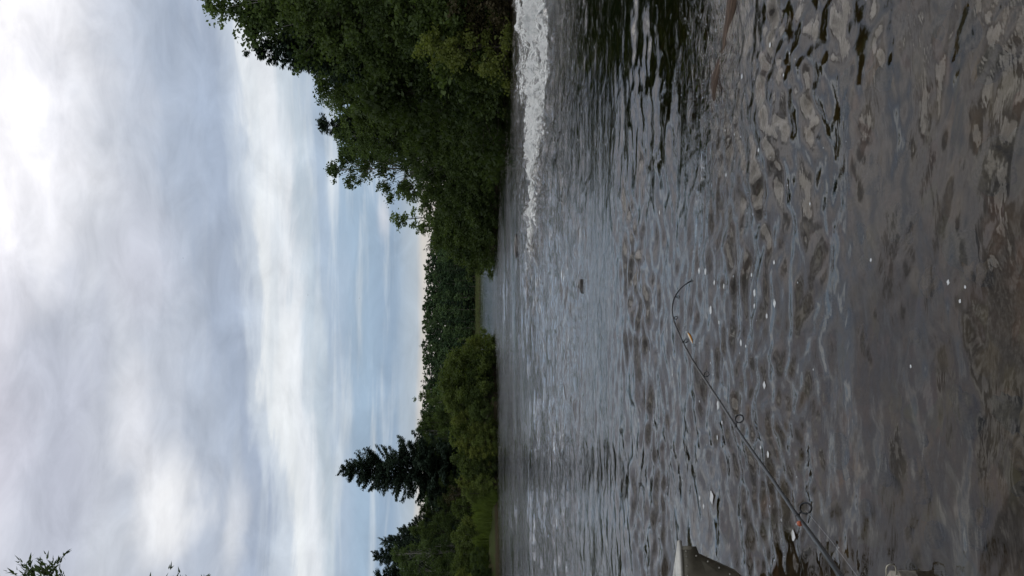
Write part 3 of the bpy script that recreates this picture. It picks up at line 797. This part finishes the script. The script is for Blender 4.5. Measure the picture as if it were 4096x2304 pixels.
# ------------------------------------------------------------------ aluminium boat whose bow comes in at the left
M_alu = pbr('weathered_aluminium', (.17, .155, .12), .45, .45, 9, .35, .15)
M_alurail = pbr('bright_aluminium_rail', (.55, .54, .50), .38, .5, 14, .2, .1)
M_rivet = pbr('rivet_metal', (.45, .43, .38), .3, .9)
M_dark = pbr('black_graphite', (.012, .012, .014), .28, 0, 40, .2)
M_tan = pbr('tan_painted_steel', (.22, .20, .165), .6, .25, 30, .55, .3)
M_loop = pbr('dull_steel_loop', (.33, .31, .25), .36, .8, 20, .25)


def boat():
    tip = at(2722, 2186, 4.95)                       # bow tip, top of the rail
    foot = on_water(3012, 2292)                      # where the stem meets the water
    root = thing('rowing_boat', 'riveted aluminium boat bow entering at the lower photo edge', 'boat', (tip.x, tip.y, 0))
    L = 4.1; h = tip.z
    fx = foot.x - tip.x; fy = foot.y - tip.y
    # stations from the stem aft; x is aft distance (negative x world)
    st = []
    for i in range(25):
        a = i / 24; q = a * L
        bw = .66 * (1 - (1 - min(1, a / .55)) ** 1.2)              # half beam at the rail
        bb = .50 * (1 - (1 - min(1, a / .6)) ** 1.15)              # half beam at the chine
        rz_ = h - .10 * min(1, a * 2) + .05 * max(0, a - .6)
        st.append((q, bw, bb, rz_))
    v = []; f = []
    def ring(q, bw, bb, rz_):
        # the keel rises toward the stem: stem profile raked from rail tip down to the waterline
        k = min(1, q / .62)
        kz = rz_ - .02 if q == 0 else -.16 + (h + .14) * (1 - k) ** 2.4
        pts = []
        for side in (1, -1):
            prof = [(bw, rz_), (bw * .985, rz_ - .045), (bw * .97 , rz_ - .05), (bw * .96, rz_ - .09), (bb * .55 + bw * .42, max(kz, rz_ * .55 + kz * .45)), (bb * .85 + bw * .1, max(kz, kz + (rz_ - kz) * .28)), (bb * .6, kz + .02 * k), (0, kz)]
            pts.append([Vector((-q, side * w, z)) for w, z in prof])
        return pts[0] + pts[1][::-1][1:]
    n = None
    for s_ in st:
        r_ = ring(*s_); n = len(r_); v += r_
    for i in range(len(st) - 1):
        for k in range(n - 1):
            f.append((i * n + k, i * n + k + 1, (i + 1) * n + k + 1, (i + 1) * n + k))
    b_ = (len(st) - 1) * n; f.append(tuple(b_ + k for k in range(n)))
    # thickness: inner skin
    hull = obj('hull', mesh_py('hull', v, f, M_alu, True), root)
    md = hull.modifiers.new('skin', 'SOLIDIFY'); md.thickness = .012; md.offset = -1
    rail = MB(); P1 = [Vector((-q, bw + .004, rz_ + .006)) for q, bw, bb, rz_ in st]; P2 = [Vector((p.x, -p.y, p.z)) for p in P1]
    rail.tube(P2[::-1] + [Vector((.03, 0, h + .008))] + P1, .014, 8)
    obj('rail', rail.mesh('rail', M_alurail), root)
    rv = MB()
    # rivets in a row down the raked stem, and one row under each rail
    for side in (1, -1):
        for j in range(15):
            q = .02 + .60 * (j / 14) ** 1.15
            a = q / L; bw = .66 * (1 - (1 - min(1, a / .55)) ** 1.2); k = min(1, q / .62)
            kz = -.16 + (h + .14) * (1 - k) ** 2.4
            rz_ = h - .10 * min(1, a * 2)
            bb = .50 * (1 - (1 - min(1, a / .6)) ** 1.15)
            rv.ball((-q, side * (bb * .6 + .012), kz + .035), .0065, 6)
        for j in range(40):
            q = .05 + j * .05; a = q / L; bw = .66 * (1 - (1 - min(1, a / .55)) ** 1.2)
            rv.ball((-q, side * (bw * .985 + .006), h - .10 * min(1, a * 2) - .03), .005, 6)
    obj('rivet_row', rv.mesh('rivet_row', M_rivet), root)
    cp = MB(); n3 = 6
    cps = [(q, .66 * (1 - (1 - min(1, q / L / .55)) ** 1.2)) for q in [i * .045 for i in range(n3)]]
    for q, w_2 in cps:
        zz_ = h - .10 * min(1, q / L * 2) + .012
        for yy, z2 in ((-w_2, zz_), (0, zz_ + .008), (w_2, zz_)): cp.v.append(Vector((-q + .01, yy, z2)))
    for i in range(n3 - 1):
        for j in range(2): cp.f.append((i * 3 + j, i * 3 + j + 1, i * 3 + j + 4, i * 3 + j + 3))
    obj('bow_cap', cp.mesh('bow_cap', M_alurail, False), root)
    sb = MB()
    for q in (1.3, 2.7):
        a = q / L; bw = .66 * (1 - (1 - min(1, a / .55)) ** 1.2) - .03
        b0 = len(sb.v)
        for z in (.16, .185):
            for xx, yy in ((-.13, -bw), (.13, -bw), (.13, bw), (-.13, bw)): sb.v.append(Vector((-q + xx, yy * .93, z)))
        sb.f += [(b0, b0 + 3, b0 + 2, b0 + 1), (b0 + 4, b0 + 5, b0 + 6, b0 + 7)] + [(b0 + i, b0 + (i + 1) % 4, b0 + 4 + (i + 1) % 4, b0 + 4 + i) for i in range(4)]
    obj('seat', sb.mesh('seat', M_alurail, False), root)
    eye = MB().ball((-.34, -.30 * .55, .12), .018, 8)
    obj('bow_bolt', eye.mesh('bow_bolt', M_alu), root)
    root.rotation_euler = (0, 0, math.radians(-17))
    return root


boat()


def dock_float():
    """flat tan steel float, only its corner and loop handle are in view"""
    c = on_water(3584, 2278, .055)
    root = thing('metal_float', 'tan metal float corner with bent loop handle low in the water', 'float', (c.x, c.y, 0))
    z1 = .055; z0 = -.12; Lx, Ly = 1.5, .55
    v = []; f = []
    pts = [(.0, -.02), (-.03, -.06), (-Lx, -Ly), (-Lx - .1, -Ly + .05), (-Lx - .1, .25), (-.25, .25), (-.02, .05)]
    pts = [(a, b) for a, b in pts]
    n = len(pts)
    for z, k in ((z0, 1.0), (z1 - .012, 1.0), (z1, .985)):
        for a, b in pts: v.append((a * k - .01 * (1 - k), b * k, z))
    for l in range(2):
        for i in range(n): f.append((l * n + i, l * n + (i + 1) % n, (l + 1) * n + (i + 1) % n, (l + 1) * n + i))
    f.append(tuple(range(2 * n, 3 * n))); f.append(tuple(range(n))[::-1])
    obj('deck', mesh_py('deck', v, [q[::-1] for q in f], M_tan), root)
    mb = MB()
    a = Vector((-.028, -.012, z1 - .01)); 
    w = .040; hgt = .036
    def P(s, t): return Vector((-.030 + t * .9, .010 - s * .25, z1)) + Vector((s * .35, 0, 0)) 
    # U-shaped rod rising from the corner and leaning outwards
    def Q(px, py): return at(px, py, c.y - .01) - Vector((c.x, c.y, 0))
    path = [Q(3545, 2306), Q(3545, 2278), Q(3548, 2266), Q(3556, 2259), Q(3570, 2257), Q(3578, 2261), Q(3583, 2270), Q(3584, 2286), Q(3584, 2300)]
    mb.tube(path, .0032, 8)
    obj('loop_handle', mb.mesh('loop_handle', M_loop), root)


dock_float()


# ------------------------------------------------------------------ fishing rod and lure
def rod():
    pts = [(3430, 2400, 1.02), (3362, 2304, 1.12), (3300, 2212, 1.24), (3225, 2110, 1.36), (3188, 2062, 1.42), (3090, 1918, 1.60), (2985, 1770, 1.78), (2942, 1705, 1.86), (2880, 1608, 1.97), (2812, 1506, 2.08), (2765, 1432, 2.15),
           (2730, 1365, 2.21), (2705, 1310, 2.26), (2693, 1272, 2.29), (2689, 1238, 2.31), (2693, 1205, 2.33), (2704, 1180, 2.345), (2722, 1155, 2.36), (2741, 1138, 2.37), (2762, 1125, 2.38)]
    # smooth through the points
    P = [at(*p) for p in pts]; Q = []
    for i in range(len(P) - 1):
        p0, p1, p2, p3 = P[max(i - 1, 0)], P[i], P[i + 1], P[min(i + 2, len(P) - 1)]
        for s in (0, .25, .5, .75):
            Q.append(.5 * ((2 * p1) + (p2 - p0) * s + (2 * p0 - 5 * p1 + 4 * p2 - p3) * s * s + (3 * p1 - p0 - 3 * p2 + p3) * s ** 3))
    Q.append(P[-1]); N = len(Q)
    root = thing('fishing_rod', 'black spinning rod bent at the tip, reaching out over the water', 'fishing rod', P[0])
    off = P[0]
    mb = MB(); mb.tube([p - off for p in Q], [.0044 - .0031 * (i / (N - 1)) ** .7 for i in range(N)], 8)
    obj('blank', mb.mesh('blank', M_dark), root)
    # handle out of frame, so the rod is whole
    d = (P[0] - P[1]).normalized(); hb = MB()
    hb.tube([P[0] - off, P[0] + d * .10 - off, P[0] + d * .12 - off, P[0] + d * .42 - off], [.004, .006, .012, .013], 12)
    M_cork = pbr('cork_grip', (.32, .20, .11), .85, 0, 60, .3, .2)
    obj('handle', hb.mesh('handle', M_cork), root)
    # line guides: (rod pixel, ring centre pixel, outer radius px, distance)
    gs = [((3184, 2058), (3222, 2033), 23, 1.42), ((2936, 1696), (2957, 1675), 17, 1.87), ((2812, 1512), (2826, 1497), 11, 2.08), ((2732, 1368), (2745, 1363), 8.5, 2.21), ((2694, 1278), (2704, 1271), 7, 2.29), ((2702, 1190), (2713, 1188), 6, 2.34), ((2760, 1127), (2768, 1124), 5, 2.38)]
    for (ax, ay), (bx, by), r, Y in gs:
        a = at(ax, ay, Y); b = at(bx, by, Y); rr_ = r / F * Y
        g_ = MB(); ring = []
        # ring plane: leans away from the viewer like the photo's ellipses
        e1 = (b - a).normalized(); e2 = Vector((.35, .62, -.05)); e2 = (e2 - e1 * e2.dot(e1)).normalized()
        side = e1.cross(FWD).normalized()
        e2 = (side * .72 + FWD * .69).normalized()
        for k in range(20):
            t = 6.2832 * k / 20; ring.append(b - off + e1 * math.cos(t) * rr_ + e2 * math.sin(t) * rr_)
        g_.tube(ring, max(.0010, rr_ * .19), 6, closed=True)
        qi = min(range(1, N - 1), key=lambda q: (Q[q] - a).length); a = Q[qi].copy(); th = (Q[qi - 1] - Q[qi + 1]).normalized() * (9 / F * Y * (1 if r > 12 else .8))
        g_.tube([a + th * (1.4 if r > 10 else .5) - off, b - e1 * rr_ * .9 - off], max(.0009, r * .00005), 5); g_.tube([a - th * .3 - off, b - e1 * rr_ * .95 - off], .0007, 5)
        g_.tube([a + th * 1.8 - off, a - th * 1.4 - off], .0042 if r > 20 else .0034 if r > 15 else .0026 if r > 8 else .0019, 6)
        obj('line_guide', g_.mesh('line_guide', M_dark), root)
    M_red = pbr('orange_thread', (.42, .10, .04), .4)
    p = at(3196, 2092, 1.39) - off; q_ = at(3200, 2096, 1.385) - off
    obj('thread_band', MB().tube([p, q_], .0040, 8).mesh('thread_band', M_red), root)
    # the lure swings on a short line from the tip
    tip = at(2768, 1124, 2.38); nose = at(2751, 1330, 2.36)
    M_line = pbr('clear_line', (.45, .45, .45), .3)
    ln = MB(); ln.tube([tip - off, (tip + nose) / 2 + Vector((0, 0, -.003)) - off, nose - off], .00016, 4); 
    ln.tube([at(3222, 2040, 1.42) - off, at(3330, 2170, 1.30) - off, at(3440, 2320, 1.15) - off], .00020, 4)
    obj('fishing_line', ln.mesh('fishing_line', M_line), root)
    # lure
    tail = at(2770, 1374, 2.36); ax_ = (tail - nose); L = ax_.length; ax_.normalize()
    root2 = thing('fishing_lure', 'small orange and silver minnow lure hanging from the rod tip', 'lure', nose)
    up = at(2770, 1350, 2.36) - at(2750, 1350, 2.36); up.normalize(); up = (up - ax_ * up.dot(ax_)).normalized(); sd_ = ax_.cross(up)
    m_, t = mat('lure_paint'); b = t.n('ShaderNodeBsdfPrincipled'); b.inputs['Roughness'].default_value = .22
    cc = t.n('ShaderNodeTexCoord').outputs['Generated']; 
    at_ = t.n('ShaderNodeAttribute', attribute_name='back').outputs['Fac']
    colr = t.ramp(at_, [(.0, (.80, .74, .62)), (.25, (.75, .62, .42)), (.42, (.85, .38, .06)), (.75, (.60, .22, .04)), (.9, (.05, .03, .02))])
    t.put(b.inputs['Base Color'], colr); t.put(t.out.inputs[0], b.outputs[0])
    V = []; Fc = []; bk = []; n = 14; st = 15
    for i in range(st):
        s = i / (st - 1); w = (math.sin(math.pi * min(1, s * .94 + .05)) ** .62) * (1 - .42 * s); w = max(w, .08)
        for k in range(n):
            a = 6.2832 * k / n
            V.append(ax_ * (L * s) + up * (math.cos(a) * .0052 * w + .0016 * math.sin(math.pi * s)) + sd_ * math.sin(a) * .0040 * w); bk.append(.5 + .5 * math.cos(a))
    for i in range(st - 1):
        for k in range(n): Fc.append((i * n + k, i * n + (k + 1) % n, (i + 1) * n + (k + 1) % n, (i + 1) * n + k))
    Fc.append(tuple(range(n))[::-1]); Fc.append(tuple((st - 1) * n + k for k in range(n)))
    me = mesh_py('body', V, Fc, m_, True); a_ = me.attributes.new('back', 'FLOAT', 'POINT'); a_.data.foreach_set('value', bk)
    obj('body', me, root2)
    M_hook = pbr('hook_steel', (.05, .05, .05), .3, .8)
    for s, e_ in ((.52, -1), (1.0, .6)):
        hk = MB(); o_ = ax_ * (L * s) + (up * (-.005) if s < 1 else Vector((0, 0, 0)))
        dirv = (ax_ * (1 if s == 1 else .3) + up * (.5 if s == 1 else -1)).normalized(); sh = o_ + dirv * .007
        hk.tube([o_, sh], .0005, 5)
        for k in range(3):
            a = 2.094 * k + .4; r1 = dirv.cross(sd_).normalized(); r2 = dirv.cross(r1); rd = r1 * math.cos(a) + r2 * math.sin(a)
            hk.tube([sh, sh + dirv * .0025 + rd * .0012, sh + dirv * .0028 + rd * .0032, sh + dirv * .0008 + rd * .0045, sh - dirv * .0015 + rd * .0047], .00042, 5)
        obj('treble_hook', hk.mesh('treble_hook', M_hook), root2)
    obj('lip', MB().tube([ax_ * .001, ax_ * -.004 + up * -.003], [.0018, .0026], 6).mesh('lip', M_line), root2)


rod()

# ------------------------------------------------------------------ sunken log, small rocks, foam flecks
def rock(name, label, c, sx, sy, sz, seed, m_, cat='rock', rz=0, group=None):
    import bmesh
    bm = bmesh.new(); bmesh.ops.create_icosphere(bm, subdivisions=4, radius=1)
    co = np.array([p.co for p in bm.verts])
    d = fbm(co[:, 0] * 1.6 + seed, co[:, 1] * 1.6 + co[:, 2] * 1.3, seed, 4) * .5
    for p, k in zip(bm.verts, d): p.co = Vector((p.co.x * sx, p.co.y * sy, p.co.z * sz)) * (1 + k)
    me = bpy.data.meshes.new(name); bm.to_mesh(me); bm.free(); me.materials.append(m_)
    me.polygons.foreach_set('use_smooth', [True] * len(me.polygons))
    o = obj(name, me); o.location = c; o.rotation_euler = (0, 0, rz); return tag(o, label, cat, group)


M_stone = pbr('wet_stone', (.06, .055, .05), .35, 0, 5, .5, .5)
m_log, t = mat('sodden_wood'); b = t.n('ShaderNodeBsdfPrincipled'); b.inputs['Roughness'].default_value = .8; b.inputs['Specular IOR Level'].default_value = .2
co = t.n('ShaderNodeTexCoord').outputs['Object']
nz = t.noise(t.vmath('MULTIPLY', co, (2.0, 24, 24)), 1.5, 6, .65, .6)
t.put(b.inputs['Base Color'], t.ramp(nz, [(.3, (.03, .018, .012)), (.52, (.06, .04, .028)), (.72, (.17, .12, .085))]))
bp = t.n('ShaderNodeBump'); bp.inputs['Strength'].default_value = .8; bp.inputs['Distance'].default_value = .02; t.put(bp.inputs['Height'], nz); t.put(b.inputs['Normal'], bp.outputs[0])
t.put(t.out.inputs[0], b.outputs[0])


def log():
    a = on_water(2845, 420); bq = on_water(2945, -90)
    mid = a.lerp(bq, .5); L = (bq - a).length
    V = []; Fc = []; n = 20; st = 40; rs = np.random.RandomState(2)
    for i in range(st):
        s = i / (st - 1); x_ = (s - .5) * L
        r = .058 * (min(1, s * 5 + .12)) ** .7 * (1 + .25 * float(fbm(np.array([s * 5.]), np.array([0.]), 6)[0]))
        for k in range(n):
            an = 6.2832 * k / n; rg = 1 + .16 * float(vnoise(np.array([s * 7.]), np.array([k * 1.3]), 9)[0])
            V.append((x_, math.cos(an) * r * 1.3 * rg, math.sin(an) * r * .62 * rg - .024 + .010 * math.sin(s * 9)))
    for i in range(st - 1):
        for k in range(n): Fc.append((i * n + k, (i + 1) * n + k, (i + 1) * n + (k + 1) % n, i * n + (k + 1) % n))
    Fc.append(tuple(range(n))); Fc.append(tuple((st - 1) * n + k for k in range(n))[::-1])
    o = obj('sunken_log', mesh_py('sunken_log', V, Fc, m_log, True)); o.location = (mid.x, mid.y, 0)
    o.rotation_euler = (0, 0, math.atan2(bq.y - a.y, bq.x - a.x))
    tag(o, 'reddish brown waterlogged log just breaking the surface near the right', 'log')


log()
p = on_water(2325, 1145); rock('rock', 'small dark rock splitting the current in mid river', (p.x, p.y, -.035), .11, .09, .075, 4, M_stone)
for i, (px, py, lb) in enumerate([(2068, 985, 'wet rock with a white lip of foam beyond the end of the rapids'), (2010, 215, 'dark rock tip at the back edge of the rapids under the bank'), (2034, 60, 'dark rock between the rapids and the bare brown bushes')]):
    p = on_water(px, py); rock('rock', lb, (p.x, p.y, -.04), .5, .3, .16 if i == 0 else .3, 12 + i, M_stone)

# stones lying on the river bed, seen dimly through the water
bedm = []
for k_, c_ in enumerate([(.09, .078, .062), (.12, .092, .068), (.07, .066, .058)]): bedm.append(pbr('bed_stone_%s' % 'abc'[k_], c_, .8, 0, 8, .4, .3))
rs = np.random.RandomState(77); protos = []
for k in range(6):
    o = rock('river_stone', 'rounded stone on the shallow river bed seen through the water', (0, 0, 0), 1, rs.uniform(.7, .95), rs.uniform(.35, .55), 30 + k, bedm[k % 3], 'stone', group='stones on the shallow river bed'); protos.append(o)
used = [False] * 6
for i in range(90):
    y_ = 1.9 + 4.2 * rs.rand() ** 1.2; x_ = rs.uniform(-.36, .36) * y_ ; k = i % 6
    o = protos[k] if not used[k] else protos[k].copy()
    if used[k]: C.objects.link(o)
    used[k] = True; s = rs.uniform(.04, .13); o.location = (x_, y_, gz1(x_, y_) + s * .15); o.scale = (s, s, s); o.rotation_euler = (0, 0, rs.uniform(0, 6.28))

# foam flecks drifting on the slack water, plus one modelled rail-tip reflection
M_foam = pbr('foam_fleck', (.52, .54, .55), .6, 0, 90, .15, .3)
rs = np.random.RandomState(13)
fl = []
known = [(2795, 1084, 30), (2826, 1086, 34), (2845, 1240, 40), (2853, 1130, 26), (2893, 1145, 24), (2872, 1290, 20), (2960, 1372, 30), (3100, 1212, 36), (3017, 1172, 34), (3063, 1264, 26), (3020, 1225, 24), (3062, 1540, 36), (2867, 1620, 44),
         (2890, 1690, 20), (3083, 1818, 34), (2845, 1990, 60), (2802, 1992, 22), (2978, 1385, 16), (3000, 1100, 20), (3100, 1050, 22), (3176, 2142, 50), (3132, 300, 16), (3052, 600, 20), (2965, 305, 22), (2870, 120, 20), (3082, 180, 26), (3232, 815, 16), (3800, 1130, 22), (3850, 1205, 18), (3870, 1148, 16), (3645, 1465, 16), (3130, 2080, 16), (2640, 850, 20), (2900, 700, 18), (3490, 1040, 18),  # the large one off the bow is the rail tip's reflection, modelled as a fleck
         (2815, 2025, 24), (2865, 1750, 22), (2690, 1500, 16), (3050, 1790, 18)]
for px, py, s in known: fl.append((px, py, s))
for i in range(75):
    fl.append((2900 + rs.normal(0, 260), rs.uniform(0, 2304), rs.uniform(4, 11)))
pm = []
for k in range(4):
    V = [(0, 0, .35)]; n = 14; rr2 = [1 + .25 * math.sin(2 * a * .9 + k) * rs.rand() + rs.normal(0, .06) for a in range(n)]
    for lv, (s, z) in enumerate(((.55, .28), (1.0, .0), (.9, -.3))):
        for j in range(n): a = 6.2832 * j / n; V.append((math.cos(a) * s * rr2[j], math.sin(a) * s * rr2[j], z))
    Fc = [(0, 1 + j, 1 + (j + 1) % n) for j in range(n)]
    for lv in range(2):
        for j in range(n): Fc.append((1 + lv * n + j, 1 + (lv + 1) * n + j, 1 + (lv + 1) * n + (j + 1) % n, 1 + lv * n + (j + 1) % n))
    pm.append(mesh_py('foam_fleck', V, Fc, M_foam, True))
XY = []
for px, py, s in fl:
    if px < 2300 or px > 4080: continue
    p = on_water(px, py); XY.append((p.x, p.y, s))
XY = np.array(XY); r_ = np.hypot(XY[:, 0], XY[:, 1]); dr_ = r_ * .0045
zw = wave_z(XY[:, 0], XY[:, 1], r_, dr_)
for i, ((x_, y_, s), z_) in enumerate(zip(XY, zw)):
    o = obj('foam_fleck', pm[i % 4]); D_ = math.hypot(y_, 1.6)
    w = s / F * D_ * .42; o.location = (x_, y_, z_ + .001); o.scale = (w, w * .9, .003); o.rotation_euler = (0, 0, rs.uniform(0, 6.28))
    tag(o, 'white foam fleck floating on the slack water', 'foam fleck', 'foam flecks on the slack water')

# three birds, specks against the cloud
M_bird = pbr('bird_plumage', (.03, .03, .035), .7)
for px, py, Y, lb in ((733, 1033, 240, 'tiny bird speck highest in the sky'), (1232, 1180, 260, 'tiny bird speck over the bright cloud band'), (1438, 1193, 290, 'tiny bird speck lowest, in the blue gap over the hill')):
    mb = MB(); mb.tube([(-.16, 0, 0), (-.08, 0, .005), (.05, 0, .01), (.13, 0, .02), (.18, 0, .01)], [.006, .022, .034, .02, .004], 8)
    b0 = len(mb.v)
    for sg in (1, -1):
        b0 = len(mb.v)
        mb.v += [Vector((.08, 0, .02)), Vector((.06, sg * .16, .08)), Vector((-.02, sg * .34, .05)), Vector((-.01, sg * .16, .075)), Vector((-.04, 0, .018))]
        mb.f += [(b0, b0 + 1, b0 + 3, b0 + 4), (b0 + 1, b0 + 2, b0 + 3)]
    o = obj('bird', mb.mesh('bird', M_bird)); o.location = at(px, py, Y); o.rotation_euler = (0, 0, .7); tag(o, lb, 'bird')
